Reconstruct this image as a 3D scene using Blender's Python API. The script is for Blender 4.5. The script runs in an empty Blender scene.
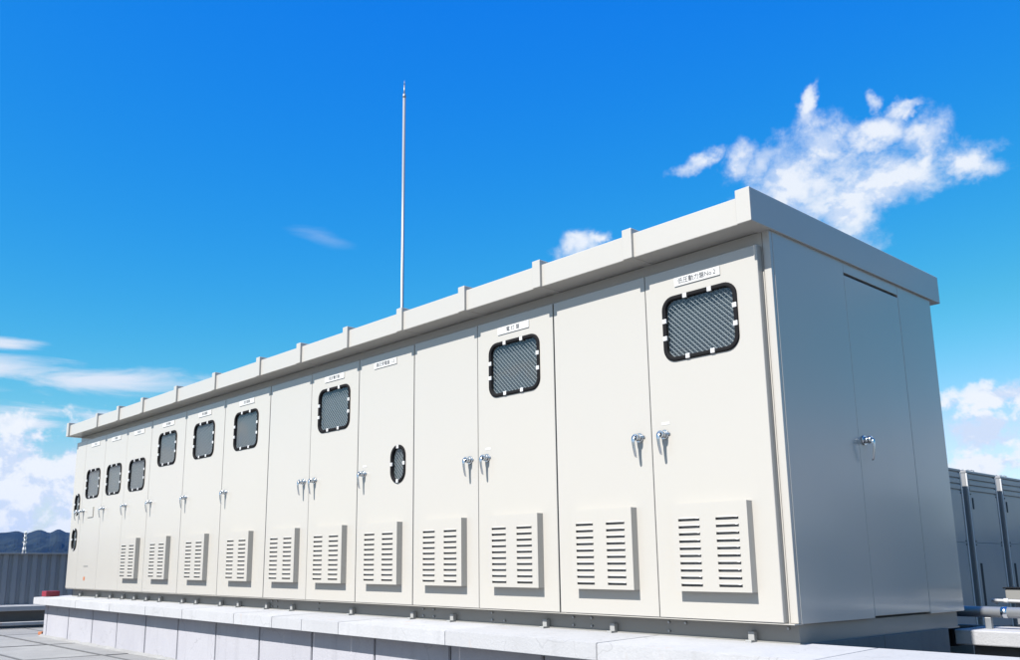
import bpy, bmesh, math, random
from mathutils import Vector, Matrix, noise
random.seed(7)
R = math.radians
scn = bpy.context.scene
col = scn.collection

# ------------------------------------------------------------------ camera
cd = bpy.data.cameras.new('camera'); cam = bpy.data.objects.new('camera', cd); col.objects.link(cam)
scn.camera = cam
YAW, PITCH, ROLL = -0.854847, 0.206635, -0.002269
fw = Vector((math.sin(YAW)*math.cos(PITCH), math.cos(YAW)*math.cos(PITCH), math.sin(PITCH)))
rt = Vector((math.cos(YAW), -math.sin(YAW), 0)); up = rt.cross(fw)
r2 = rt*math.cos(ROLL) + up*math.sin(ROLL); u2 = up*math.cos(ROLL) - rt*math.sin(ROLL)
cam.matrix_world = Matrix(((r2.x, u2.x, -fw.x, 2.5713), (r2.y, u2.y, -fw.y, -4.5736), (r2.z, u2.z, -fw.z, 0.3032), (0, 0, 0, 1)))
cd.sensor_width = 36; cd.sensor_fit = 'HORIZONTAL'
cd.lens = 36*907.37/1020; cd.shift_x = 51.15/1020; cd.shift_y = 45.8/1020
cd.clip_start = 0.05; cd.clip_end = 60000

# ------------------------------------------------------------------ exposure
scn.view_settings.view_transform = 'Standard'; scn.view_settings.look = 'None'
scn.view_settings.exposure = 1.02; scn.view_settings.gamma = 1.0
scn.view_settings.use_curve_mapping = False
scn.cycles.use_denoising = True
scn.cycles.max_bounces = 8; scn.cycles.transparent_max_bounces = 12
scn.cycles.caustics_reflective = False; scn.cycles.caustics_refractive = False; scn.cycles.sample_clamp_indirect = 4.0

# ------------------------------------------------------------------ sky with clouds
SUN = Vector((-0.008, -1.0, 1.10)).normalized()
SUN_EL = math.asin(SUN.z)
world = bpy.data.worlds.new('World'); scn.world = world; world.use_nodes = True
wt = world.node_tree; wt.nodes.clear()
WN = wt.nodes; WL = wt.links
def wm(op, a, b=None, c=None, clamp=False):
    n = WN.new('ShaderNodeMath'); n.operation = op; n.use_clamp = clamp
    for i, v in enumerate((a, b, c)):
        if v is None: continue
        if isinstance(v, (int, float)): n.inputs[i].default_value = v
        else: WL.new(v, n.inputs[i])
    return n.outputs[0]
def wsmooth(v, lo, hi, o0=0.0, o1=1.0):
    n = WN.new('ShaderNodeMapRange'); n.interpolation_type = 'SMOOTHSTEP'
    WL.new(v, n.inputs[0])
    for i, q in enumerate((lo, hi, o0, o1)): n.inputs[i+1].default_value = q
    return n.outputs[0]
def wmix(f, a, b, mode='MIX'):
    n = WN.new('ShaderNodeMix'); n.data_type = 'RGBA'; n.blend_type = mode
    for s, v in ((n.inputs[0], f), (n.inputs[6], a), (n.inputs[7], b)):
        if isinstance(v, (int, float)): s.default_value = v
        elif isinstance(v, tuple): s.default_value = (*v, 1)
        else: WL.new(v, s)
    return n.outputs[2]
sky = WN.new('ShaderNodeTexSky'); sky.sky_type = 'NISHITA'; sky.sun_disc = False
sky.sun_elevation = SUN_EL; sky.sun_rotation = math.atan2(SUN.x, SUN.y)
sky.altitude = 50; sky.air_density = 1.0; sky.dust_density = 0.6; sky.ozone_density = 3.0
tc = WN.new('ShaderNodeTexCoord')
sep = WN.new('ShaderNodeSeparateXYZ'); WL.new(tc.outputs['Generated'], sep.inputs[0])
az = wm('MULTIPLY', wm('ARCTAN2', sep.outputs[0], sep.outputs[1]), 180/math.pi)
el = wm('MULTIPLY', wm('ARCSINE', sep.outputs[2]), 180/math.pi)
def wnoise(scale, detail, rough, dist=0.0, squash=1.0, off=(0, 0, 0)):
    mp = WN.new('ShaderNodeMapping'); mp.inputs['Scale'].default_value = (1, 1, squash); mp.inputs['Location'].default_value = off
    WL.new(tc.outputs['Generated'], mp.inputs[0])
    n = WN.new('ShaderNodeTexNoise'); n.inputs['Scale'].default_value = scale
    n.inputs['Detail'].default_value = detail; n.inputs['Roughness'].default_value = rough; n.inputs['Distortion'].default_value = dist
    WL.new(mp.outputs[0], n.inputs['Vector']); return n.outputs[0]
n_puff = wnoise(17, 9, 0.60, 0.25, 1.25)
n_up = wnoise(17, 9, 0.60, 0.25, 1.25, (0, 0, .022))
n_fine = wnoise(46, 7, 0.62, 0.2, 1.1, (3, 1, 2))
n_streak = wnoise(7, 7, 0.58, 0.5, 5.5, (1, 5, 0))
wa_ = wm('ADD', az, wm('ADD', wm('MULTIPLY', wm('SUBTRACT', wnoise(9, 5, .6, 0, 1.0, (7, 2, 4)), .5), 5.0), wm('MULTIPLY', wm('SUBTRACT', wnoise(38, 4, .6, 0, 1.0, (2, 9, 1)), .5), 1.7)))
we_ = wm('ADD', el, wm('ADD', wm('MULTIPLY', wm('SUBTRACT', wnoise(11, 5, .6, 0, 1.0, (1, 8, 6)), .5), 2.6), wm('MULTIPLY', wm('SUBTRACT', wnoise(42, 4, .6, 0, 1.0, (5, 3, 7)), .5), 1.4)))
def ellipse(a0, e0, wa, we, tilt=0.0, warp=True):
    """1 at the centre of a cloud patch, 0 on its rim, negative outside."""
    dx = wm('SUBTRACT', wa_ if warp else az, a0); dy = wm('SUBTRACT', we_ if warp else el, e0)
    ct, st = math.cos(R(tilt)), math.sin(R(tilt))
    u = wm('ADD', wm('MULTIPLY', dx, ct/wa), wm('MULTIPLY', dy, st/wa))
    v = wm('ADD', wm('MULTIPLY', dx, -st/we), wm('MULTIPLY', dy, ct/we))
    return wm('SUBTRACT', 1.0, wm('SQRT', wm('ADD', wm('MULTIPLY', u, u), wm('MULTIPLY', v, v))))
def union(lst):
    r = wm('MAXIMUM', lst[0], -1.2)
    for q in lst[1:]: r = wm('MAXIMUM', r, q)
    return r
CUMULUS = [(-27.33, 22.35, 4.15, 2.55, 20), (-25.36, 24.0, 1.96, 1.95, 50), (-23.04, 21.22, 6.34, 1.65, 12), (-24.83, 20.08, 2.56, 1.95, -40),
           (-22.96, 24.16, 2.3, 0.8, 14), (-20.12, 23.55, 1.96, 1.28, 20), (-20.4, 22.4, 1.5, .95, 40), (-17.9, 21.9, 2.1, .85, -20),
           (-25.91, 26.75, 0.62, 1.15, -20), (-30.47, 23.91, 1.81, 1.2, 35), (-33.0, 24.33, 1.36, 0.68, 20), (-29.03, 23.55, 2.26, 1.05, 25),
           (-22.51, 25.78, 0.6, 0.75, 30), (-20.69, 25.19, 1.21, 0.53, 10), (-40.62, 20.07, 2.26, 0.98, 8), (-39.11, 20.3, 1.21, 0.53, 0),
           # banks low over the horizon
           (-74.8, 4.2, 5.2, 3.9, 0), (-71.5, 5.0, 3.0, 2.4, 0), (-76.6, 5.6, 3.0, 2.5, 0), (-79.5, 4.5, 5.0, 2.6, 0), (-66, 3.6, 5.0, 2.0, 0), (-55, 3.4, 6.0, 2.0, 0), (-44, 3.2, 7.0, 1.9, 0),
           (-33, 4.6, 6.0, 1.8, 0), (-18.4, 6.9, 3.6, 1.15, 0), (-17.8, 9.1, 3.4, .72, 8), (-19.5, 5.4, 4.6, .8, 0), (-12, 7.5, 4.0, 2.2, 0),
           (-4, 5.0, 6, 2.4, 0), (-1, 14, 5, 2.0, 10), (12, 6.0, 7, 2.6, 0), (30, 5.5, 9, 2.8, 0), (24, 17, 5, 2.0, 12), (52, 6, 8, 3.0, 0),
           (75, 5.6, 8, 2.6, 0), (66, 20, 6, 2.4, 10), (98, 6, 9, 2.8, 0), (122, 5.4, 8, 2.6, 0), (111, 22, 6, 2.5, -10), (148, 6, 9, 2.8, 0),
           (176, 6, 9, 2.6, 0), (-158, 5.5, 8, 2.8, 0), (-136, 6, 9, 2.7, 0), (-113, 5.5, 8, 2.8, 0), (-97, 5, 7, 2.6, 0), (-125, 20, 6, 2.4, 8)]
m_cum = union([ellipse(*e) for e in CUMULUS])
dens = wm('ADD', m_cum, wm('MULTIPLY', wm('SUBTRACT', n_puff, 0.43), 1.6))
dens = wm('ADD', dens, wm('MULTIPLY', wm('SUBTRACT', n_fine, 0.5), .9))
low = wsmooth(el, 11.5, 8.5)
d_low = wm('ADD', m_cum, wm('ADD', wm('MULTIPLY', wm('SUBTRACT', n_puff, .47), 3.6), wm('MULTIPLY', wm('SUBTRACT', n_fine, .47), 2.3)))
a_hi = wm('MULTIPLY', wsmooth(dens, -0.05, 1.05), .95)
a_lo = wsmooth(d_low, 0.0, .75)
a_cum = wm('ADD', wm('MULTIPLY', a_hi, wm('SUBTRACT', 1.0, low)), wm('MULTIPLY', a_lo, low))
STREAK = [(-71.3, 10.7, 7.0, .85, 1), (-77, 11.0, 6.0, 1.1, 0), (-75.2, 8.2, 4.5, .9, 2), (-76.4, 12.4, 2.6, .5, 0), (-70.5, 8.6, 3.0, .4, 3), (-90, 10.5, 8, 1.0, 0),
          (-104, 12, 9, 1.1, 2), (8, 11, 9, .9, 0), (44, 12, 9, 1.1, 2), (88, 12, 10, 1.1, -2), (135, 12, 10, 1.0, 2), (-170, 11, 10, 1.1, 0), (-140, 12, 9, 1.0, 0)]
m_str = union([ellipse(*e, warp=False) for e in STREAK])
a_str = wm('MULTIPLY', wsmooth(wm('ADD', m_str, wm('MULTIPLY', wm('SUBTRACT', n_streak, 0.5), 2.6)), -.1, 0.8), 0.92)
# clear-sky colour: deepened blue, as the photograph was developed
def develop(v, pivot, p):
    q = wm('DIVIDE', wm('MINIMUM', v, pivot), pivot)
    return wm('MULTIPLY', v, wm('POWER', q, p))
sr = WN.new('ShaderNodeSeparateColor'); WL.new(sky.outputs[0], sr.inputs[0])
cr_ = WN.new('ShaderNodeCombineColor')
for i, (pv, pw) in enumerate(((3.5, 2.2), (3.5, .10), (5.4, -1.0))): WL.new(develop(sr.outputs[i], pv, pw), cr_.inputs[i])
clear = cr_.outputs[0]
wisp = wm('MULTIPLY', wsmooth(wm('ADD', ellipse(-58.1, 20.4, 3.0, .75, -12, False), wm('MULTIPLY', wm('SUBTRACT', n_streak, .5), 2.4)), .1, 1.2), .2)
lit = wsmooth(wm('ADD', wm('MULTIPLY', wm('SUBTRACT', n_puff, n_up), 4.0), n_fine), 0.22, 0.66)
ccol = wmix(lit, (4.4, 5.1, 6.3), (6.0, 6.25, 6.6))
out = wmix(wm('MAXIMUM', a_str, wisp), clear, (5.2, 5.6, 6.3))
out = wmix(wm('MULTIPLY', a_cum, 0.97), out, ccol)
bg = WN.new('ShaderNodeBackground'); bg.inputs[1].default_value = 0.075; WL.new(out, bg.inputs[0])
wo = WN.new('ShaderNodeOutputWorld'); WL.new(bg.outputs[0], wo.inputs[0])
world.cycles.sampling_method = 'MANUAL'; world.cycles.sample_map_resolution = 2048

# ------------------------------------------------------------------ sun
sd = bpy.data.lights.new('sun', 'SUN'); sd.energy = 4.9; sd.angle = R(0.53); sd.color = (1.0, 0.97, 0.93)
so = bpy.data.objects.new('sun', sd); col.objects.link(so)
so.rotation_euler = SUN.to_track_quat('Z', 'Y').to_euler(); so.location = (-2, -30, 30)

# ------------------------------------------------------------------ materials
def mat(name, base, rough=0.5, metal=0.0, spec=0.5):
    m = bpy.data.materials.new(name); m.use_nodes = True
    b = m.node_tree.nodes['Principled BSDF']
    b.inputs['Base Color'].default_value = (*base, 1); b.inputs['Roughness'].default_value = rough
    b.inputs['Metallic'].default_value = metal; b.inputs['Specular IOR Level'].default_value = spec
    return m
def N(m, t): return m.node_tree.nodes.new(t)
def L(m, a, b): m.node_tree.links.new(a, b)
def coord(m, scale=(1, 1, 1)):
    g = N(m, 'ShaderNodeNewGeometry'); mp = N(m, 'ShaderNodeMapping'); mp.inputs['Scale'].default_value = scale
    L(m, g.outputs['Position'], mp.inputs[0]); return mp.outputs[0]
def tex(m, vec, scale, detail=5, rough=0.55, dist=0):
    n = N(m, 'ShaderNodeTexNoise'); n.inputs['Scale'].default_value = scale; n.inputs['Detail'].default_value = detail
    n.inputs['Roughness'].default_value = rough; n.inputs['Distortion'].default_value = dist; L(m, vec, n.inputs['Vector']); return n.outputs[0]
def rng(m, v, lo, hi, a, b):
    n = N(m, 'ShaderNodeMapRange'); n.clamp = True; L(m, v, n.inputs[0])
    for i, q in enumerate((lo, hi, a, b)): n.inputs[i+1].default_value = q
    return n.outputs[0]
def mixc(m, f, a, b, mode='MIX'):
    n = N(m, 'ShaderNodeMix'); n.data_type = 'RGBA'; n.blend_type = mode
    for s, v in ((n.inputs[0], f), (n.inputs[6], a), (n.inputs[7], b)):
        if isinstance(v, (int, float)): s.default_value = v
        elif isinstance(v, tuple): s.default_value = (*v, 1)
        else: L(m, v, s)
    return n.outputs[2]
def bump(m, h, strength, dist):
    n = N(m, 'ShaderNodeBump'); n.inputs['Strength'].default_value = strength; n.inputs['Distance'].default_value = dist
    L(m, h, n.inputs['Height']); return n.outputs[0]
def bsdf(m): return m.node_tree.nodes['Principled BSDF']

def paint(name, base, rough):
    m = mat(name, base, rough); b = bsdf(m)
    v = coord(m); oi = N(m, 'ShaderNodeObjectInfo')
    broad = tex(m, v, 1.3, 4); streak = tex(m, coord(m, (9, 9, 0.35)), 2.0, 5, 0.6)
    c = mixc(m, rng(m, broad, .15, .85, 0, .45), base, tuple(q*.955 for q in base))
    c = mixc(m, rng(m, streak, .60, .9, 0, .14), c, (base[0]*.86, base[1]*.85, base[2]*.82))
    c = mixc(m, rng(m, oi.outputs['Random'], 0, 1, 0, .55), c, tuple(q*f for q, f in zip(base, (.965, .97, .985))))
    L(m, c, b.inputs['Base Color'])
    L(m, rng(m, tex(m, v, 2.5, 3, .5), .1, .9, rough-.05, rough+.07), b.inputs['Roughness'])
    b.inputs['Coat Weight'].default_value = .3; b.inputs['Coat Roughness'].default_value = .13; b.inputs['Coat IOR'].default_value = 1.5
    L(m, bump(m, tex(m, v, 1.5, 1), .10, .006), b.inputs['Normal'])
    return m
M = {}
M['paint'] = paint('ivory_paint', (.368, .350, .317), .22)
M['roof'] = paint('roof_paint', (.366, .350, .320), .36)
M['base'] = paint('base_steel_paint', (.187, .183, .168), .5)
M['plate'] = mat('white_plate', (.484, .484, .476), .3)
M['ink'] = mat('printed_ink', (.03, .03, .035), .5)
M['anchor'] = mat('anchor_steel', (.257, .257, .250), .45)
M['filter'] = mat('louver_backing', (.33, .335, .34), .7)  # tone of the sheet added to shade the louver slots
M['rubber'] = mat('black_rubber', (.008, .008, .009), .8, 0, .12)
M['clip'] = mat('white_clip', (.468, .468, .468), .35)
M['chrome'] = mat('chrome', (.58, .60, .62), .24, 1.0)
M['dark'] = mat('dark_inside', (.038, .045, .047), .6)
M['gap'] = mat('dark_opening', (.02, .02, .02), .8)
M['wire'] = mat('wire', (.20, .215, .22), .5, 0)
M['galv'] = mat('galvanised', (.30, .31, .32), .42, .6)
M['red'] = mat('red_painted_block', (.20, .02, .035), .5)
M['orange'] = mat('orange_plastic', (.34, .12, .05), .6)

def glass():
    m = bpy.data.materials.new('window_glass'); m.use_nodes = True; nt = m.node_tree; nt.nodes.clear()
    o = nt.nodes.new('ShaderNodeOutputMaterial'); mx = nt.nodes.new('ShaderNodeMixShader'); tr = nt.nodes.new('ShaderNodeBsdfTransparent')
    gl = nt.nodes.new('ShaderNodeBsdfGlossy'); fr = nt.nodes.new('ShaderNodeFresnel'); g0 = nt.nodes.new('ShaderNodeNewGeometry'); ir = nt.nodes.new('ShaderNodeMapRange')
    for i_, v_ in enumerate((0, 1, 1.75, 1/1.75)): ir.inputs[i_+1].default_value = v_
    nt.links.new(g0.outputs['Backfacing'], ir.inputs[0]); nt.links.new(ir.outputs[0], fr.inputs[0])
    tr.inputs[0].default_value = (.92, .95, .95, 1); gl.inputs['Roughness'].default_value = .03
    g = nt.nodes.new('ShaderNodeNewGeometry'); nz = nt.nodes.new('ShaderNodeTexNoise'); nz.inputs['Scale'].default_value = 3.0
    bp = nt.nodes.new('ShaderNodeBump'); bp.inputs['Strength'].default_value = .25; bp.inputs['Distance'].default_value = .01
    L(m, g.outputs['Position'], nz.inputs['Vector']); L(m, nz.outputs[0], bp.inputs['Height']); L(m, bp.outputs[0], gl.inputs['Normal'])
    L(m, fr.outputs[0], mx.inputs[0]); L(m, tr.outputs[0], mx.inputs[1]); L(m, gl.outputs[0], mx.inputs[2]); L(m, mx.outputs[0], o.inputs[0])
    return m
M['glass'] = glass()

def concrete(name, c0, c1, rough=.85, grain=1.0, rust=False):
    m = mat(name, c0, rough, 0, .3); b = bsdf(m); v = coord(m); oi = N(m, 'ShaderNodeObjectInfo')
    blot = tex(m, v, 2.2, 7, .65, .4); fine = tex(m, v, 55, 5, .7); run = tex(m, coord(m, (7, 7, .6)), 1.6, 5, .6)
    c = mixc(m, rng(m, blot, .32, .68, 0, 1), c0, c1)
    c = mixc(m, rng(m, fine, .35, .75, 0, .45), c, tuple(q*.72 for q in c0))
    c = mixc(m, rng(m, run, .55, .78, 0, .5), c, tuple(q*.62 for q in c0))
    vor = N(m, 'ShaderNodeTexVoronoi'); vor.feature = 'DISTANCE_TO_EDGE'; vor.inputs['Scale'].default_value = .9
    wv = N(m, 'ShaderNodeVectorMath'); wv.operation = 'ADD'; L(m, v, wv.inputs[0])
    nz = N(m, 'ShaderNodeTexNoise'); nz.inputs['Scale'].default_value = 5; L(m, v, nz.inputs['Vector'])
    sc = N(m, 'ShaderNodeVectorMath'); sc.operation = 'SCALE'; sc.inputs['Scale'].default_value = .35; L(m, nz.outputs['Color'], sc.inputs[0]); L(m, sc.outputs[0], wv.inputs[1])
    L(m, wv.outputs[0], vor.inputs['Vector'])
    c = mixc(m, rng(m, vor.outputs['Distance'], 0, .005, .4, 0), c, tuple(q*.35 for q in c0))
    c = mixc(m, rng(m, oi.outputs['Random'], 0, 1, 0, .5), c, tuple(q*.86 for q in c1))
    if rust:
        rs = tex(m, coord(m, (5, 5, 1.2)), 1.1, 4, .6)
        c = mixc(m, rng(m, rs, .66, .76, 0, .5), c, (.36, .22, .12))
    L(m, c, b.inputs['Base Color'])
    L(m, bump(m, fine, .5*grain, .006), b.inputs['Normal'])
    return m
M['conc'] = concrete('wall_concrete', (.351, .347, .370), (.312, .308, .335))
M['cope'] = concrete('coping_concrete', (.390, .390, .398), (.335, .335, .343), rust=True)
M['deck'] = concrete('roof_deck_concrete', (.265, .263, .257), (.203, .200, .199), grain=1.6)
M['found'] = concrete('foundation_concrete', (.164, .160, .156), (.133, .130, .129))
M['dark_deck'] = concrete('low_bounce_deck', (.058, .061, .064), (.043, .044, .047), grain=1.2)  # dark deck tone added to cut bounce light on the cabinet end
M['seal'] = mat('joint_sealant', (.085, .085, .085), .8)
M['fence'] = paint('fence_sheet', (.22, .232, .25), .5)
M['unit'] = paint('equipment_sheet', (.21, .214, .222), .45)
def hillmat():
    m = mat('forest', (.03, .05, .03), .95, 0, .05); v = coord(m)
    c = mixc(m, rng(m, tex(m, v, .006, 8, .7), .35, .65, 0, 1), (.007, .011, .011), (.022, .028, .022)); L(m, c, bsdf(m).inputs['Base Color'])
    return m
M['hill'] = hillmat()
def land():
    m = mat('lowland', (.1, .11, .08), .95, 0, .05); v = coord(m)
    c = mixc(m, rng(m, tex(m, v, .004, 8, .7), .35, .65, 0, 1), (.06, .09, .04), (.22, .21, .19)); L(m, c, bsdf(m).inputs['Base Color'])
    return m
M['land'] = land()

# ------------------------------------------------------------------ helpers
def tag(o, label=None, cat=None, group=None, kind=None):
    if label: o['label'] = label
    if cat: o['category'] = cat
    if group: o['group'] = group
    if kind: o['kind'] = kind
    return o
def empty(name, loc, label, cat, group=None):
    o = bpy.data.objects.new(name, None); col.objects.link(o); o.location = loc; o.empty_display_size = .2
    return tag(o, label, cat, group)
def link(name, me, m, parent=None, loc=(0, 0, 0)):
    o = bpy.data.objects.new(name, me); col.objects.link(o)
    if m is not None and not me.materials: me.materials.append(M[m])
    o.parent = parent; o.location = loc
    return o
def build(name, bm, m, parent=None, loc=(0, 0, 0), smooth=False):
    """World-space bmesh -> object whose origin is the parent's."""
    me = bpy.data.meshes.new(name); bmesh.ops.recalc_face_normals(bm, faces=bm.faces[:])
    if smooth:
        for f in bm.faces: f.smooth = True
    bm.to_mesh(me); bm.free()
    return link(name, me, m, parent, loc)
def box(bm, x0, x1, y0, y1, z0, z1, bev=0.0, seg=2):
    v = [bm.verts.new(p) for p in ((x0, y0, z0), (x1, y0, z0), (x1, y1, z0), (x0, y1, z0), (x0, y0, z1), (x1, y0, z1), (x1, y1, z1), (x0, y1, z1))]
    fs = [bm.faces.new([v[i] for i in q]) for q in ((3, 2, 1, 0), (4, 5, 6, 7), (0, 1, 5, 4), (1, 2, 6, 5), (2, 3, 7, 6), (3, 0, 4, 7))]
    if bev > 0:
        es = list({e for f in fs for e in f.edges})
        bmesh.ops.bevel(bm, geom=es, offset=bev, segments=seg, affect='EDGES', profile=.5)
    return bm
def bx(x0, x1, y0, y1, z0, z1, bev=0.0): return box(bmesh.new(), x0, x1, y0, y1, z0, z1, bev)
def tube(bm, p0, p1, r0, r1=None, seg=16, caps=True):
    p0 = Vector(p0); p1 = Vector(p1); r1 = r0 if r1 is None else r1
    d = (p1-p0).normalized(); a = d.orthogonal().normalized(); b = d.cross(a)
    A = [bm.verts.new(p0+(a*math.cos(t)+b*math.sin(t))*r0) for t in [2*math.pi*i/seg for i in range(seg)]]
    B = [bm.verts.new(p1+(a*math.cos(t)+b*math.sin(t))*r1) for t in [2*math.pi*i/seg for i in range(seg)]]
    for i in range(seg):
        f = bm.faces.new((A[i], A[(i+1) % seg], B[(i+1) % seg], B[i])); f.smooth = True
    if caps: bm.faces.new(A[::-1]); bm.faces.new(B)
    return bm
def rrect(cx, cz, w, h, r, n=7):
    pts = []
    for sx, sz, a0 in ((1, 1, 0), (-1, 1, 90), (-1, -1, 180), (1, -1, 270)):
        for i in range(n+1):
            t = R(a0+90*i/n); pts.append((cx+sx*(w/2-r)+r*math.cos(t), cz+sz*(h/2-r)+r*math.sin(t)))
    return pts

# ------------------------------------------------------------------ setting: land, hills, roof deck
GZ = -0.67                        # roof deck level (door bottoms are z = 0)
bm = bmesh.new()
prev = None; centre = bm.verts.new((0, 0, -22))
for r_ in (120, 800, 3000, 9000, 30000):
    ring = [bm.verts.new((r_*math.cos(2*math.pi*i/96), r_*math.sin(2*math.pi*i/96), -22)) for i in range(96)]
    for i in range(96):
        j = (i+1) % 96
        bm.faces.new((prev[i], prev[j], ring[j], ring[i])) if prev else bm.faces.new((centre, ring[i], ring[j]))
    prev = ring
tag(build('ground', bm, 'land'), 'wide green and built-up lowland far below the roof', None, None, 'structure')

RIDGE = [(-90, 1.7), (-82, 1.85), (-77, 1.8), (-75.5, 1.88), (-74.76, 1.95), (-74.24, 1.80), (-73.49, 2.06), (-73.0, 1.92), (-72.56, 2.13), (-72.07, 1.95), (-70, 2.1), (-64, 1.8)]
def ridge(a):
    for (a0, e0), (a1, e1) in zip(RIDGE, RIDGE[1:]):
        if a0 <= a <= a1:
            t = (a-a0)/(a1-a0); t = t*t*(3-2*t); return e0+(e1-e0)*t
    return 1.75
bm = bmesh.new(); rows = []
NA, NR = 2200, 26
for j in range(NR+1):
    t = j/NR; rad = 4200+2600*t; row = []
    for i in range(NA):
        a = -180+360*i/NA; ar = R(a); d = Vector((math.sin(ar), math.cos(ar)))
        top = math.tan(R(ridge(a)))*6200+.3
        nz = noise.fractal(Vector((d.x*rad/900, d.y*rad/900, 1.7)), .9, 2.1, 6)
        n2 = noise.fractal(Vector((d.x*rad/260, d.y*rad/260, 5.7)), .9, 2.1, 5)
        tt = min(t/.77, 1.0)
        hgt = -22+(top+22)*(tt**.8)*(1+.30*nz*(1-tt**3))+n2*(60*(1-tt)+9*tt)
        if t > .77: hgt = top+n2*7-(t-.77)*500
        row.append(bm.verts.new((d.x*rad, d.y*rad, hgt if j else -30)))
    rows.append(row)
for j in range(NR):
    for i in range(NA):
        k = (i+1) % NA; bm.faces.new((rows[j][i], rows[j][k], rows[j+1][k], rows[j+1][i]))
tag(build('hills', bm, 'hill'), 'blue wooded hills along the horizon', None, None, 'structure')

# roof deck and its slabs
deck = build('roof_deck', bx(-14.6, 14, -16, 26, -22.0, GZ-.03), 'dark_deck'); tag(deck, 'pale concrete roof deck with jointed slabs', None, None, 'structure')
ys = [-16, -12.6, -9.4, -6.4, -3.9, -2.55, -1.47, -.62, .1, 2.9, 7.0, 12, 17, 26]
xs_ = [-14.6, -12.1, -10.0, -8.1, -6.0, -3.9, -1.8, .3, 2.4, 4.5, 7.5, 11, 14]
for i in range(len(ys)-1):
    for j in range(len(xs_)-1):
        g = .014
        build('deck_slab', bx(xs_[j]+g, xs_[j+1]-g, ys[i]+g, ys[i+1]-g, GZ-.0295, GZ-random.random()*.006, .006), 'dark_deck' if ys[i] > 0 and xs_[j] > -10.5 else 'deck', deck)  # slabs behind the front kerb darkened to cut bounce light

for y_ in ys[1:-1]: build('joint_sealant', bx(-14.6, 14, y_-.017, y_+.017, GZ-.012, GZ+.0015), 'seal', deck)
for x_ in xs_[1:-1]:
    for y0_, y1_ in zip(ys, ys[1:]): build('joint_sealant', bx(x_-.015, x_+.015, y0_+.018, y1_-.018, GZ-.012, GZ+.0005), 'seal', deck)
# ------------------------------------------------------------------ foundation kerbs
def yfront(x): return -.352-.0122*(x+11.6)      # the coping's front edge is not quite parallel to the cabinet
def skew(bm, x0, x1, off0, off1, z0a, z1a, z0b=None, z1b=None, back=None, bev=.006):
    z0b = z0a if z0b is None else z0b; z1b = z1a if z1b is None else z1b
    P = []
    for z in (0, 1):
        for x, f in ((x0, 0), (x1, 0), (x1, 1), (x0, 1)):
            y = yfront(x)+off0 if not f else (back if back is not None else yfront(x)+off1)
            zz = (z0a, z1a)[z] if not f else (z0b, z1b)[z]
            P.append(bm.verts.new((x, y, zz)))
    fs = [bm.faces.new([P[i] for i in q]) for q in ((3, 2, 1, 0), (4, 5, 6, 7), (0, 1, 5, 4), (1, 2, 6, 5), (2, 3, 7, 6), (3, 0, 4, 7))]
    if bev: bmesh.ops.bevel(bm, geom=list({e for f in fs for e in f.edges}), offset=bev, segments=2, affect='EDGES')
    return bm
kerb = empty('foundation_kerb', (0, 0, GZ), 'long white concrete kerb with projecting coping under the cabinet front', 'kerb')
KZ = (0, 0, -GZ)
cuts = [-11.68, -9.85, -8.62, -7.52, -6.55, -5.4, -4.68, -4.18, -3.62, -2.3, -.95, .35, 1.7, 3.1, 4.6, 6.2, 8]
for a, b in zip(cuts, cuts[1:]):
    jx = .0009
    build('coping_stone', skew(bmesh.new(), a+jx, b-jx, 0, 0, -.224, -.127+random.uniform(-.002, .002), -.21, -.110, .175, .004), 'cope', kerb, KZ)
joints = [-11.55, -11.40, -10.47, -9.53, -8.67, -7.79, -6.91, -6.01, -5.12, -4.21, -3.3, -2.4, -1.5, -.6, .3, 1.2, 2.1, 3.0, 3.9, 4.8, 5.7, 6.6, 7.5]
for a, b in zip(joints, joints[1:]):
    build('wall_block', skew(bmesh.new(), a+.009, b-.009, .126+random.uniform(0, .004), 0, GZ+.001, -.225, None, None, .06, .006), 'conc', kerb, KZ)
build('joint_mortar', skew(bmesh.new(), -11.53, 7.5, .148, 0, GZ+.001, -.226, None, None, .05, 0), 'found', kerb, KZ)
# mortar fillet along the foot of the wall
bm = bmesh.new(); pr = None
for i in range(160):
    x = -11.6+i*.06; w = .03+.028*noise.noise(Vector((x*2.3, 0, 0)))+.015*noise.noise(Vector((x*9, 3, 0)))
    y = yfront(x)+.128; h = .022+.016*noise.noise(Vector((x*4, 9, 0)))
    cur = [bm.verts.new((x, y-max(w, .006)*1.6, GZ-.004)), bm.verts.new((x, y-.004, GZ+max(h, .004))), bm.verts.new((x, y+.02, GZ+max(h, .004)))]
    if pr:
        for q in (0, 1): bm.faces.new((pr[q], cur[q], cur[q+1], pr[q+1]))
    pr = cur
build('mortar_fillet', bm, 'deck', kerb, KZ)

found = empty('cabinet_foundation', (-5.7, 1.1, GZ), 'grey concrete foundation block under the cabinet behind the front kerb', 'foundation')
FO = (5.7, -1.1, -GZ)
for a, b in zip((-11.5, -9.2, -6.9, -4.6, -2.3), (-9.2, -6.9, -4.6, -2.3, -.004)):
    build('foundation_front', bx(a+.002, b-.002, .18, 1.03, GZ+.001, -.108, .004), 'found', found, FO)
    build('foundation_rear', bx(a+.002, b-.002, 1.036, 1.97, GZ+.001, -.108, .004), 'found', found, FO)

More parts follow.
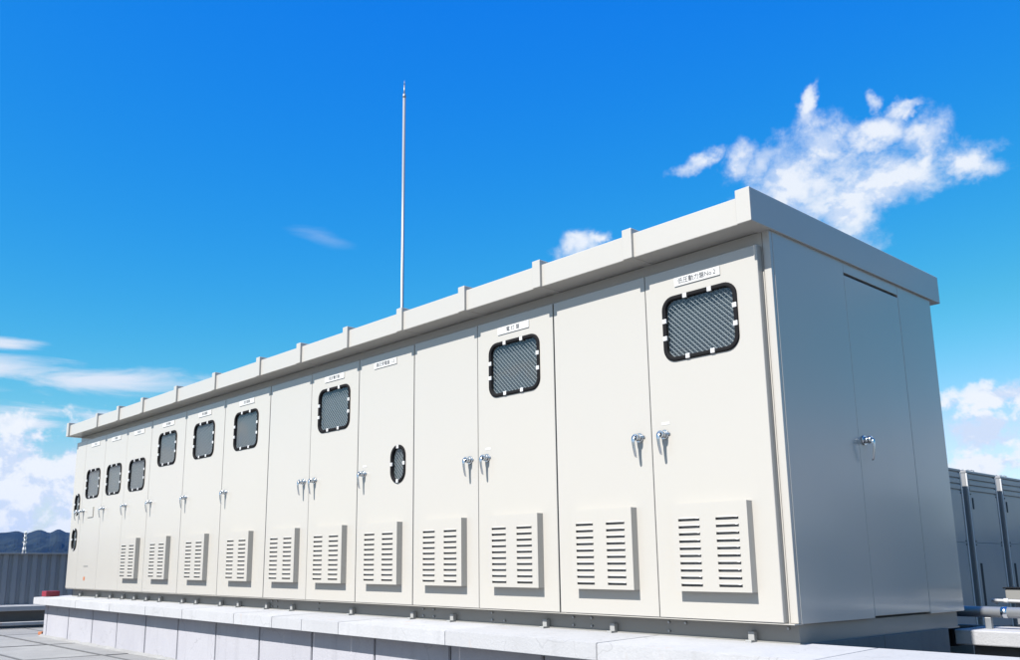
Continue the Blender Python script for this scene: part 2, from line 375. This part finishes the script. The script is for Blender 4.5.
rk = empty('rear_kerb', (1.5, 2.4, GZ), 'white coping kerb behind the cabinet, running off right below the pipe', 'kerb')
RO = (-1.5, -2.4, -GZ)
for a, b in zip((-.085, .545, 2.1, 3.9), (.542, 2.097, 3.897, 6)):
    build('coping_stone', bx(a, b, 2.26, 2.80, -.232, -.132, .009), 'cope', rk, RO)
build('kerb_wall', bx(-.02, 6, 2.40, 2.70, GZ+.001, -.233, .004), 'found', rk, RO)
build('end_gasket', bx(-.12, -.087, 2.25, 2.62, -.245, -.128, .004), 'rubber', rk, RO)

# ------------------------------------------------------------------ the cabinet
cab = empty('switchgear_cabinet', (-5.7, 1.1, -.105), 'long ivory outdoor switchgear cabinet with a row of tall doors and ribbed roof', 'cabinet')
CO = (5.7, -1.1, .105)
X0, X1, DEP = -11.43, 0.0, 2.253
HD = 2.126
def cpart(name, bm, m, smooth=False): return build(name, bm, m, cab, CO, smooth)
cpart('body', bx(X0+.003, -.052, .052, DEP-.003, -.0015, 2.2095), 'paint')
# end panels (near end): flange strip, two fixed panels and a flush door
cpart('corner_post', bx(-.047, -.0015, .045, .075, -.0015, 2.2095, .003), 'paint')
cpart('end_panel', bx(-.05, 0, .0765, .927, -.006, 2.2095, .0025), 'paint')
edoor = cpart('end_door', bx(-.05, 0, .9285, 1.7045, .006, 2.120, .0025), 'paint')
cpart('end_panel', bx(-.05, 0, 1.709, DEP, -.006, 2.2095, .0025), 'paint')
cpart('end_header', bx(-.05, 0, .9285, 1.7045, 2.1385, 2.2095, .002), 'paint')
cpart('slot_backing', bx(-.051, -.03, .92, 1.72, -.004, 2.2), 'gap')
# base frame
cpart('base_shade_strip', bx(X0+.004, -.0015, .004, .099, -.0072, -.0066+.0045, 0), 'paint')  # strip added under the doors to keep the base frame in shadow
cpart('base_frame', bx(X0+.03, -.030, .100, 2.20, -.1135, -.0075, .004), 'base')
bm = bmesh.new(); box(bm, X0+.03, -.0275, .092, .0998, -.1130, -.104); box(bm, -.0298, -.023, .100, 2.20, -.1130, -.104)
cpart('base_flange', bm, 'base')

seams = [-.06, -.863, -1.667, -2.465, -3.251, -4.05, -4.847, -5.638, -6.637, -7.637, -8.639, -9.448, -10.237, -11.02, X0]
# roof
zb, zt = 2.213, 2.374
ribx = [s for s in seams[1:-2]]
edges = [-.075]+ribx+[X0+.055]
for a, b in zip(edges, edges[1:]):
    cpart('roof_panel', bx(b+.002, a-.002, -.146+random.uniform(-.0015, .0015), DEP+.13, zb, zt+random.uniform(-.002, .002), .005), 'roof')
for s in ribx:
    bm = bx(s-.037, s+.037, -.168, DEP+.15, zb-.004, 2.408, .004); cpart('roof_rib', bm, 'roof')
cpart('end_fascia', bx(-.076, .0165, -.168, DEP+.15, zb-.006, 2.412, .004), 'roof')
cpart('end_fascia', bx(X0-.03, X0+.056, -.168, DEP+.15, zb-.006, 2.412, .004), 'roof')
cpart('eave_gap_strip', bx(-.02, .004, .04, DEP+.0, 2.2097, 2.2128), 'gap')  # dark strip filling the gap under the eave

# shared small meshes -------------------------------------------------
def mesh_of(name, bm, m):
    bmesh.ops.recalc_face_normals(bm, faces=bm.faces[:]); me = bpy.data.meshes.new(name); bm.to_mesh(me); bm.free(); me.materials.append(M[m]); return me
def rim_mesh(w, h, r, name):
    bm = bmesh.new(); t = .027
    loops = []
    for (iw, y) in ((0, .001), (0, -.007), (.005, -.0105), (t-.005, -.0105), (t, -.007), (t, .012)):
        loops.append([bm.verts.new((x, y, z)) for x, z in rrect(0, 0, w-2*iw, h-2*iw, max(r-iw, .01))])
    n = len(loops[0])
    for A, B in zip(loops, loops[1:]):
        for i in range(n):
            f = bm.faces.new((A[i], A[(i+1) % n], B[(i+1) % n], B[i])); f.smooth = True
    return mesh_of(name, bm, 'rubber')
def pane_mesh(w, h, r, y, name, m, th=.004):
    bm = bmesh.new(); p = rrect(0, 0, w, h, r); A = [bm.verts.new((x, y, z)) for x, z in p]
    if th:
        B = [bm.verts.new((x, y+th, z)) for x, z in p]
        bm.faces.new(B)
        for i in range(len(p)): bm.faces.new((A[i], A[(i+1) % len(p)], B[(i+1) % len(p)], B[i]))
    f = bm.faces.new(A[::-1])
    if th: return mesh_of(name, bm, m)
    f.normal_update()
    if f.normal.y > 0: f.normal_flip()
    me = bpy.data.meshes.new(name); bm.to_mesh(me); bm.free(); me.materials.append(M[m]); return me
def wire_mesh(w, h, name, pitch=.0235, r=.0027):
    bm = bmesh.new()
    for s in (1, -1):
        k = -(w+h)/2
        while k < (w+h)/2:
            # line z = s*x + k clipped to the window
            pts = []
            xa = max(-w/2, min((-h/2-k)/s, (h/2-k)/s)); xb = min(w/2, max((-h/2-k)/s, (h/2-k)/s))
            if xb-xa > .01:
                y = .016+(.0035 if s < 0 else 0)
                rr = r if s < 0 else r*.4
                tube(bm, (xa, y, s*xa+k), (xb, y, s*xb+k), rr, None, 5, False)
            k += pitch*1.414
    return mesh_of(name, bm, 'wire')
WS = {'win': (.530, .415, .085), 'oval': (.205, .32, .10)}
RIM = {k: rim_mesh(*v, 'window_rim_'+k) for k, v in WS.items()}
PANE = {k: pane_mesh(v[0]-.05, v[1]-.05, v[2]-.02, .006, 'window_pane_'+k, 'glass', 0) for k, v in WS.items()}
WIRE = {k: wire_mesh(v[0]-.03, v[1]-.03, 'wire_mesh_'+k) for k, v in WS.items()}
BACK = {k: pane_mesh(v[0]-.02, v[1]-.02, v[2]-.01, .043, 'dark_backing_'+k, 'dark') for k, v in WS.items()}  # dark sheet behind the glass, standing in for the unlit interior
bm = bmesh.new(); box(bm, -.0145, .0145, -.0135, .0, -.015, .015, .003); CLIP = mesh_of('rim_clip', bm, 'clip')
PLATE = None
bm = bmesh.new(); box(bm, -.163, .163, -.006, 0, -.0275, .0275, .0015); PLATE = mesh_of('name_plate', bm, 'plate')
bm = bmesh.new(); box(bm, -.03, .03, -.0015, .001, -.008, .008); STICK = mesh_of('handle_sticker', bm, 'plate')

# louver hood: pressed box with a slotted front
LW, LH, LD = .497, .50, .056
SX = [(-.207, -.062), (.046, .193)]
SZ = [LH-.085-.0412*i for i in range(10)]          # top of each slot
def louver_cover():
    bm = bmesh.new(); cache = {}
    xs = sorted({-LW/2, LW/2}|{q for s in SX for q in s}); zs = sorted({0.0, LH}|{z for z in SZ}|{z-.017 for z in SZ})
    def v(x, y, z):
        k = (round(x, 5), round(y, 5), round(z, 5))
        if k not in cache: cache[k] = bm.verts.new(k)
        return cache[k]
    for i in range(len(xs)-1):
        for j in range(len(zs)-1):
            xm = (xs[i]+xs[i+1])/2; zm = (zs[j]+zs[j+1])/2
            if any(a < xm < b for a, b in SX) and any(z-.017 < zm < z for z in SZ): continue
            bm.faces.new((v(xs[i], -LD, zs[j]), v(xs[i+1], -LD, zs[j]), v(xs[i+1], -LD, zs[j+1]), v(xs[i], -LD, zs[j+1])))
    for i in range(len(xs)-1):
        for z in (0.0, LH): bm.faces.new((v(xs[i], -LD, z), v(xs[i+1], -LD, z), v(xs[i+1], 0, z), v(xs[i], 0, z)))
    for j in range(len(zs)-1):
        for x in (-LW/2, LW/2): bm.faces.new((v(x, -LD, zs[j]), v(x, 0, zs[j]), v(x, 0, zs[j+1]), v(x, -LD, zs[j+1])))
    return mesh_of('louver_cover', bm, 'paint')
LOUV = louver_cover()
bm = bmesh.new(); box(bm, -.22, .22, -LD+.022, -LD+.026, .03, LH-.03); LBACK = mesh_of('louver_back_sheet', bm, 'filter')  # sheet added behind the slots so they read as shaded
def louver_fin(w):
    bm = bmesh.new(); prof = [(0, .0055), (-.004, .005), (-.0085, .003), (-.0115, .000), (-.0125, -.003)]
    n = 9; rows = []
    for i in range(n):
        t = i/(n-1)*2-1; k = (1-abs(t)**3)**.5; x = t*w/2
        rows.append([bm.verts.new((x, y*k-.0006, z*k+(1-k)*-.002)) for y, z in prof])
    for A, B in zip(rows, rows[1:]):
        for q in range(len(prof)-1):
            f = bm.faces.new((A[q], A[q+1], B[q+1], B[q])); f.smooth = True
    return mesh_of('louver_fin', bm, 'paint')
FIN = louver_fin(.154)

def handle_mesh():
    bm = bmesh.new()
    tube(bm, (0, 0, 0), (0, -.010, 0), .031, .029, 24); tube(bm, (0, -.010, 0), (0, -.034, 0), .0215, .020, 20)
    tube(bm, (0, -.034, 0), (0, -.052, 0), .024, .021, 20)
    pts = [(-.002, -.044, .014), (-.004, -.060, .006), (-.004, -.064, -.012), (-.004, -.063, -.035), (-.003, -.060, -.065), (-.001, -.055, -.095), (0, -.050, -.118), (0, -.044, -.128)]
    hw = [.011, .0135, .013, .0115, .0105, .010, .0085, .005]; ring = []
    for (x, y, z), q in zip(pts, hw): ring.append([bm.verts.new((x+q*math.cos(t), y+.006*math.sin(t)*(1 if z < 0 else .8), z+(.006*math.sin(t) if z > 0 else 0))) for t in [2*math.pi*i/12 for i in range(12)]])
    for A, B in zip(ring, ring[1:]):
        for i in range(12):
            f = bm.faces.new((A[i], A[(i+1) % 12], B[(i+1) % 12], B[i])); f.smooth = True
    bm.faces.new(ring[0]); bm.faces.new(ring[-1])
    tube(bm, (.033, 0, .002), (.033, -.006, .002), .009, .009, 12)
    return mesh_of('handle', bm, 'chrome')
HAND = handle_mesh()

def door_mesh(x0, x1, z0, z1, holes, th=.049):
    """folded sheet door: bevelled front edge, real openings for the windows; x,z local to the door's lower-left corner."""
    bm = bmesh.new(); w = x1-x0; h = z1-z0; b = .003
    def rect(i, y): return [bm.verts.new(p) for p in ((i, y, i), (w-i, y, i), (w-i, y, h-i), (i, y, h-i))]
    A = rect(b, 0); B = rect(0, b); C = rect(0, th)
    for P, Q in ((A, B), (B, C)):
        for i in range(4): bm.faces.new((P[i], P[(i+1) % 4], Q[(i+1) % 4], Q[i]))
    edges = []
    for i in range(4): edges.append(bm.edges.get((A[i], A[(i+1) % 4])))
    for (cx, cz, kind) in holes:
        ww, hh, rr = WS[kind]; p = rrect(cx, cz, ww-.03, hh-.03, rr-.015)
        V = [bm.verts.new((x, 0, z)) for x, z in p]; W = [bm.verts.new((x, .040, z)) for x, z in p]; n = len(p)
        for i in range(n):
            f = bm.faces.new((V[i], V[(i+1) % n], W[(i+1) % n], W[i])); edges.append(bm.edges.get((V[i], V[(i+1) % n])))
    if holes: bmesh.ops.triangle_fill(bm, edges=edges, use_beauty=True)
    else: bm.faces.new(A)
    return bm

def text_mesh(txt, size, width):
    c = bpy.data.curves.new('plate_text', 'FONT'); c.body = txt; c.size = size; c.align_x = 'CENTER'; c.align_y = 'CENTER'; c.resolution_u = 2
    o = bpy.data.objects.new('plate_text', c); col.objects.link(o)
    bpy.context.view_layer.update()
    me = bpy.data.meshes.new_from_object(o.evaluated_get(bpy.context.evaluated_depsgraph_get()))
    bpy.data.objects.remove(o)
    if not me.vertices: return None
    x = [v.co.x for v in me.vertices]; s = min(1.0, width/max(max(x)-min(x), 1e-6))
    for v in me.vertices: v.co = Vector((v.co.x*s, -.0072, v.co.y))
    me.materials.clear(); me.materials.append(M['ink']); return me

# right edge, left edge, window (kind, z), plate text, louver, handle side, gap right, gap left
T = [('win', 1.738, '低圧動力盤No.2', 1, 'L'), (None, 0, None, 1, 'R'), ('win', 1.738, '電 灯 盤', 1, 'L'), (None, 0, None, 1, 'R'),
     ('oval', 1.137, '高圧受電盤 1-2', 1, 'L'), ('win', 1.733, '低圧電灯盤', 1, 'L'), (None, 0, None, 1, 'R'), ('win', 1.727, '変圧器盤', 1, 'L'),
     ('win', 1.725, '変圧器盤', 1, 'L'), ('win', 1.722, '変圧器盤', 1, 'L'), ('win', 1.470, '高圧盤', 1, 'L'), ('win', 1.470, '受電盤', 0, 'L'),
     ('win', 1.466, '引込盤', 0, 'L'), ('two', 0, None, 0, 'R')]
WIDE = {1.667, 3.251, 4.05, 5.638, 6.637, 7.637, 8.639}
for i, (win, wz, txt, louv, hs_) in enumerate(T):
    xr, xl = seams[i], seams[i+1]
    gr = 0 if i == 0 else (.0055 if round(-xr, 3) in WIDE else .0028); gl = .0055 if round(-xl, 3) in WIDE else .0028
    if i == 13: gl = 0
    x0, x1 = xl+gl, xr-gr; w = x1-x0; cx = w/2
    z0 = .001; holes = []
    if win == 'win': holes = [(cx+(-.009 if i == 0 else 0), wz-z0, 'win')]
    elif win == 'oval': holes = [(w-.200, wz-z0, 'oval')]
    elif win == 'two': holes = [(w-.185, 1.195, 'oval'), (w-.19, .69, 'oval')]
    # each door hangs a hair differently, as hinged doors do
    tilt = random.uniform(-.0011, .0011)
    d = build('door', door_mesh(x0, x1, z0, HD-random.uniform(0, .003), holes), 'paint', cab, (x0+5.7, -1.1-random.uniform(0, .002), .105+z0))
    d.rotation_euler = (0, 0, tilt)
    for (hx, hz, kind) in holes:
        link('window_rim', RIM[kind], None, d, (hx, 0, hz)); link('window_pane', PANE[kind], None, d, (hx, 0, hz))
        link('wire_mesh', WIRE[kind], None, d, (hx, 0, hz)); link('dark_backing', BACK[kind], None, d, (hx, 0, hz))
        ww, hh, rr = WS[kind]
        spots = [(s*ww/2, t) for s in (-1, 1) for t in (-.055, .055)]+[(t, s*hh/2) for s in (-1, 1) for t in (-.09, .085)] if kind == 'win' else [(-ww/2, 0), (ww/2, 0), (0, hh/2), (0, -hh/2)]
        for (sx, sz) in spots:
            k = .017; link('rim_clip', CLIP, None, d, (hx+sx-(k if sx > ww/2-.01 else -k if sx < -ww/2+.01 else 0), 0, hz+sz-(k if sz > hh/2-.01 else -k if sz < -hh/2+.01 else 0)))
    if txt:
        pl = link('name_plate', PLATE, None, d, (cx-(.009 if i == 0 else 0), -.0006, 2.027-z0))
        tm = text_mesh(txt, .040 if i < 5 else .036, .27)
        if tm: link('plate_lettering', tm, None, d, (cx-(.009 if i == 0 else 0), -.0006, 2.027-z0))
    if louv:
        lx = cx+.012; lz = .157-z0
        link('louver_cover', LOUV, None, d, (lx, -.0005, lz)); link('louver_back_sheet', LBACK, None, d, (lx, -.0005, lz))
        for (a, b) in SX:
            for z in SZ: link('louver_fin', FIN, None, d, (lx+(a+b)/2, -LD-.0005, lz+z))
    hx = .098 if hs_ == 'L' else w-.088
    link('handle', HAND, None, d, (hx, 0, 1.088-z0)); 
    if i in (0, 2, 4): link('handle_sticker', STICK, None, d, (hx+.01, 0, 1.155-z0))
    if i == 12:
        build('lock_box', bx(.28, .50, -.012, 0, .985, 1.13, .004), 'paint', d)
        build('warning_sticker', bx(.30, .36, -.0015, .0, .115, .165), 'orange', d)
        build('maker_plate', bx(.27, .44, -.0012, .0, .30, .318), 'base', d)
link('handle', HAND, None, edoor, (0, .99, 1.075)).rotation_euler = (0, 0, R(90))
for p in edoor.children: p.location = (0, .99, 1.06)

# anchor clips and bolts along the base
for x in (-11.0, -10.33, -9.85, -9.42, -9.03, -8.65, -8.25, -7.62, -7.26, -6.67, -6.27, -5.68, -5.20, -4.20, -3.34, -2.85, -1.875, -1.285, -.30):
    bm = bx(x-.019, x+.019, .062, .0995, -.1165, -.055, .004); box(bm, x-.019, x+.019, .030, .0625, -.1165, -.100, .003)
    cpart('anchor_clip', bm, 'anchor')
for x in (-5.62, -5.52, -4.77, -3.23, -3.10, -2.43, -2.30, -1.64, -1.48, -.87, -.75, -.09):
    for z in (-.032, -.083):
        if random.random() < .85: cpart('bolt', tube(bmesh.new(), (x, .100, z), (x, .088, z), .0075, .0075, 6), 'galv')

# ------------------------------------------------------------------ lightning rod
rod = empty('lightning_rod', (-6.974, 2.7, GZ), 'tall thin steel lightning rod rising behind the cabinet roof', 'lightning rod')
build('pole', tube(bmesh.new(), (0, 0, .02), (0, 0, 7.60), .026, .021, 20), 'galv', rod)
build('collar', tube(tube(bmesh.new(), (0, 0, 7.58), (0, 0, 7.64), .025, .020, 16), (0, 0, .02), (0, 0, .10), .045, .04, 16), 'galv', rod)
build('tip', tube(tube(bmesh.new(), (0, 0, 7.62), (0, 0, 7.78), .010, .009, 10), (0, 0, 7.78), (0, 0, 7.86), .009, .001, 10), 'galv', rod)
build('base_plate', bx(-.14, .14, -.14, .14, 0, .02, .003), 'galv', rod)

# ------------------------------------------------------------------ left: parapet with corrugated fence
par = empty('parapet_wall', (-13.9, 4, GZ), 'low concrete parapet under the corrugated fence at far left', 'wall')
PO = (13.9, -4, -GZ)
build('parapet_body', bx(-14.15, -13.75, -7, 16, GZ+.001, -.40), 'found', par, PO)
for k in range(12):
    build('coping_stone', bx(-14.2, -13.62, -7+k*1.9+.004, -7+(k+1)*1.9-.004, -.40, -.318, .01), 'cope', par, PO)
tag(build('drain_rail', bx(-13.55, -13.47, -7, 16, -.62, -.565, .008), 'cope'), 'pale drain edging along the foot of the left parapet', 'edging')
for k in range(9):
    build('rail_foot', bx(-13.54, -13.48, -6.4+k*2.6, -6.2+k*2.6, GZ-.002, -.618), 'galv', bpy.data.objects['drain_rail'])
fen = empty('corrugated_fence', (-13.9, 4, -.318), 'blue-grey corrugated metal fence on the left parapet', 'fence')
FE = (13.9, -4, .318)
prof = [(0, 0), (.030, 0), (.045, -.03), (.115, -.03), (.130, 0), (.152, 0)]
bm = bmesh.new()
for (a, ax), (b, bx_) in zip(prof, prof[1:]):
    for o in (0,):
        f = [bm.verts.new(p) for p in ((-ax, a, 0), (-bx_, b, 0), (-bx_, b, .82), (-ax, a, .82))]; bm.faces.new(f)
bmesh.ops.remove_doubles(bm, verts=bm.verts[:], dist=.0005)
bmesh.ops.solidify(bm, geom=bm.faces[:], thickness=.0015)
SHEET = mesh_of('fence_sheet', bm, 'fence')
for k in range(120): link('fence_sheet', SHEET, None, fen, (0, -6.5+k*.152-4+0, .008))
build('fence_cap', bx(-13.97, -13.83, -6.6, 11.8, .512, .532, .003), 'galv', fen, FE)
build('fence_rail', bx(-13.94, -13.905, -6.6, 11.8, .44, .48), 'fence', fen, FE)

tag(build('red_block', bx(-.06, .06, -.105, .105, 0, .075, .006), 'red', None, (-11.545, -.16, -.1155)), 'small red block lying on the far left end of the white coping', 'block').rotation_euler = (0, R(0), R(12))
tag(build('orange_brick', bx(-.04, .04, -.06, .06, 0, .045, .006), 'orange', None, (-11.86, -.12, GZ-.002)), 'small orange brick on the deck beside the left kerb end', 'brick').rotation_euler = (0, 0, R(20))

# ------------------------------------------------------------------ pylon on the plain
def pylon(x, y, z, h):
    o = empty('transmission_tower', (x, y, z), 'white lattice transmission tower standing before the far hills', 'tower')
    bw, tw = h*.085, h*.012; bm = bmesh.new(); lv = [0, .16, .3, .42, .53, .63, .72, .8, .87, .94, 1]
    def cr(t, i): k = (bw+(tw-bw)*min(t/.75, 1)); return ((1, 1), (-1, 1), (-1, -1), (1, -1))[i][0]*k, ((1, 1), (-1, 1), (-1, -1), (1, -1))[i][1]*k, t*h
    for a, b in zip(lv, lv[1:]):
        for i in range(4):
            tube(bm, cr(a, i), cr(b, i), h*.006, None, 5); tube(bm, cr(a, i), cr(b, (i+1) % 4), h*.0035, None, 4); tube(bm, cr(a, (i+1) % 4), cr(b, i), h*.0035, None, 4)
    build('lattice_mast', bm, 'plate', o)
    for t, s in ((.80, .045), (.88, .04), (.95, .035)):
        bm = bmesh.new()
        for q in (1, -1):
            tube(bm, (0, 0, t*h), (q*s*h*.7, q*s*h*.7, t*h), h*.006, h*.003, 5); tube(bm, (0, 0, t*h+h*.03), (q*s*h*.7, q*s*h*.7, t*h), h*.003, None, 4)
        build('cross_arm', bm, 'plate', o)
pa = R(-74.2); pylon(2.57+math.sin(pa)*1100, -4.57+math.cos(pa)*1100, -22, 22+1100*math.tan(R(1.98)))

# ------------------------------------------------------------------ right: outdoor units, pipes, box
def unit(y0, y1, x1, label, ztop=1.372, depth=.78):
    o = empty('outdoor_unit', (x1-depth/2, (y0+y1)/2, GZ), label, 'outdoor unit', 'outdoor units behind the cabinet')
    off = (-(x1-depth/2), -(y0+y1)/2, -GZ); x0 = x1-depth; zl = -.42
    def up_(n, bm, m): return build(n, bm, m, o, off)
    up_('casing', bx(x0, x1-.012, y0, y1, zl, ztop-.02, .006), 'unit')
    up_('top_panel', bx(x0-.004, x1+.003, y0-.004, y1+.004, ztop-.03, ztop, .006), 'unit')
    w = y1-y0
    up_('front_panel', bx(x1-.0118, x1, y0+.045, y1-.045, 1.125-.58+.003, 1.120, .003), 'unit')
    up_('service_panel', bx(x1-.0118, x1, y0+.045, y1-.045, zl+.03, .545, .003), 'unit')
    for k in range(3): up_('grille_slat', bx(x1-.0118, x1+.004, y0+.045, y1-.045, 1.14+k*.066, 1.19+k*.066, .004), 'unit')
    for yy in (y0, y1-.024): up_('corner_post', bx(x1-.0115, x1+.006, yy, yy+.024, zl, ztop-.032, .004), 'clip')
    for yy in (y0+.06, y1-.06):
        for z in (1.10, .565, .525): up_('screw', tube(bmesh.new(), (x1, yy, z), (x1+.005, yy, z), .008, .008, 8), 'gap')
    up_('grip', bx(x1-.0005, x1+.004, y0+.09, y0+.125, .93, 1.06, .002), 'gap'); up_('vent_slot', bx(x1-.0005, x1+.003, y0+.11, y0+.17, -.15, .32, .002), 'gap')
    bm = bmesh.new()
    for r_ in (.30, .22, .14):
        for i in range(24):
            a, b = [2*math.pi*q/24 for q in (i, i+1)]
            tube(bm, ((x0+x1)/2+r_*math.cos(a), (y0+y1)/2+r_*math.sin(a), ztop+.05*(1-r_)), ((x0+x1)/2+r_*math.cos(b), (y0+y1)/2+r_*math.sin(b), ztop+.05*(1-r_)), .006, None, 5)
    for i in range(12):
        a = 2*math.pi*i/12; tube(bm, ((x0+x1)/2, (y0+y1)/2, ztop+.055), ((x0+x1)/2+.32*math.cos(a), (y0+y1)/2+.32*math.sin(a), ztop-.002), .005, None, 5)
    up_('fan_guard', bm, 'clip')
    for yy in (y0+.05, y1-.13): up_('foot', bx(x0+.02, x1-.02, yy, yy+.08, GZ-.002, zl, .004), 'galv')
ul = ['outdoor unit mostly hidden behind the cabinet end, leftmost of the row', 'fully visible grey outdoor unit behind the cabinet end, middle of the row', 'grey outdoor unit cut by the right edge of the photo']
for k, lb in enumerate(('nearest outdoor unit right of the frame, reflected in the cabinet end panel', 'farther outdoor unit right of the frame, reflected in the cabinet end panel')):
    unit(9.2+k*1.0, 10.05+k*1.0, 4.3, lb)
y = 5.66
for k in range(3): unit(y, y+.90, -1.5, ul[k]); y += 1.065

pp = empty('insulated_pipe', (1.5, 2.5, -.132), 'metal-jacketed pipe carried above the rear kerb at right', 'pipe')
QO = (-1.5, -2.5, .132)
build('jacket', tube(bmesh.new(), (-1.6, 2.5, -.020), (5, 2.5, -.020), .037, None, 24), 'galv', pp, QO)
for x in (.17, 1.4, 2.7): build('band', tube(bmesh.new(), (x-.02, 2.5, -.020), (x+.02, 2.5, -.020), .0395, None, 24), 'chrome', pp, QO)
for x in (.06, .9, 2.2): build('support', bx(x-.02, x+.02, 2.48, 2.52, -.1325, -.056, .003), 'galv', pp, QO)
p2 = empty('thin_pipe', (.6, 2.75, GZ), 'thin white pipe lying just above the jacketed pipe', 'pipe')
TO = (-.6, -2.75, -GZ)
build('tube_run', tube(bmesh.new(), (.005, 2.75, .052), (2.4, 2.82, .0), .0115, None, 14), 'clip', p2, TO)
build('coupling', tube(bmesh.new(), (.085, 2.7525, .0503), (.115, 2.753, .0497), .017, None, 14), 'clip', p2, TO)
build('elbow', tube(bmesh.new(), (.008, 2.75, .052), (-.03, 2.95, .030), .0115, None, 12), 'clip', p2, TO)
build('post', bx(.5, .53, 2.745, 2.775, GZ-.002, .030), 'galv', p2, TO)
jb = empty('junction_box', (.35, 2.9, GZ), 'pale junction box with dark lid at the right photo edge', 'box')
JO = (-.35, -2.9, -GZ)
build('case', bx(.062, .55, 2.86, 3.04, .030, .132, .008), 'base', jb, JO); build('lid', bx(.052, .56, 2.85, 3.05, .1325, .142, .003), 'rubber', jb, JO)
for x in (.12, .50): build('leg', bx(x-.02, x+.02, 2.93, 2.97, GZ-.002, .031), 'galv', jb, JO)
p3 = empty('rear_duct', (0, 2.95, GZ), 'dull cable duct resting on the deck beneath the jacketed pipe', 'duct')
build('duct_body', bx(-.6, 3.6, 2.86, 2.94, -.21, -.135, .004), 'found', p3, (0, -2.95, -GZ)); build('duct_leg', bx(.0, .04, 2.88, 2.92, GZ-.002, -.211), 'galv', p3, (0, -2.95, -GZ)); build('duct_leg', bx(2.0, 2.04, 2.88, 2.92, GZ-.002, -.211), 'galv', p3, (0, -2.95, -GZ))

# ------------------------------------------------------------------ air between here and the hills
m = bpy.data.materials.new('haze_air'); m.use_nodes = True; nt = m.node_tree; nt.nodes.clear()
o_ = nt.nodes.new('ShaderNodeOutputMaterial'); pv = nt.nodes.new('ShaderNodeVolumePrincipled')
pv.inputs['Color'].default_value = (.10, .34, 1.0, 1); pv.inputs['Density'].default_value = 0.000022; pv.inputs['Anisotropy'].default_value = 0.1
nt.links.new(pv.outputs[0], o_.inputs['Volume']); M['haze'] = m
hz = build('haze', bx(-7400, 7400, -7400, 7400, -32, 300), 'haze'); tag(hz, 'thin blue air between the roof and the far hills', None, None, 'stuff')
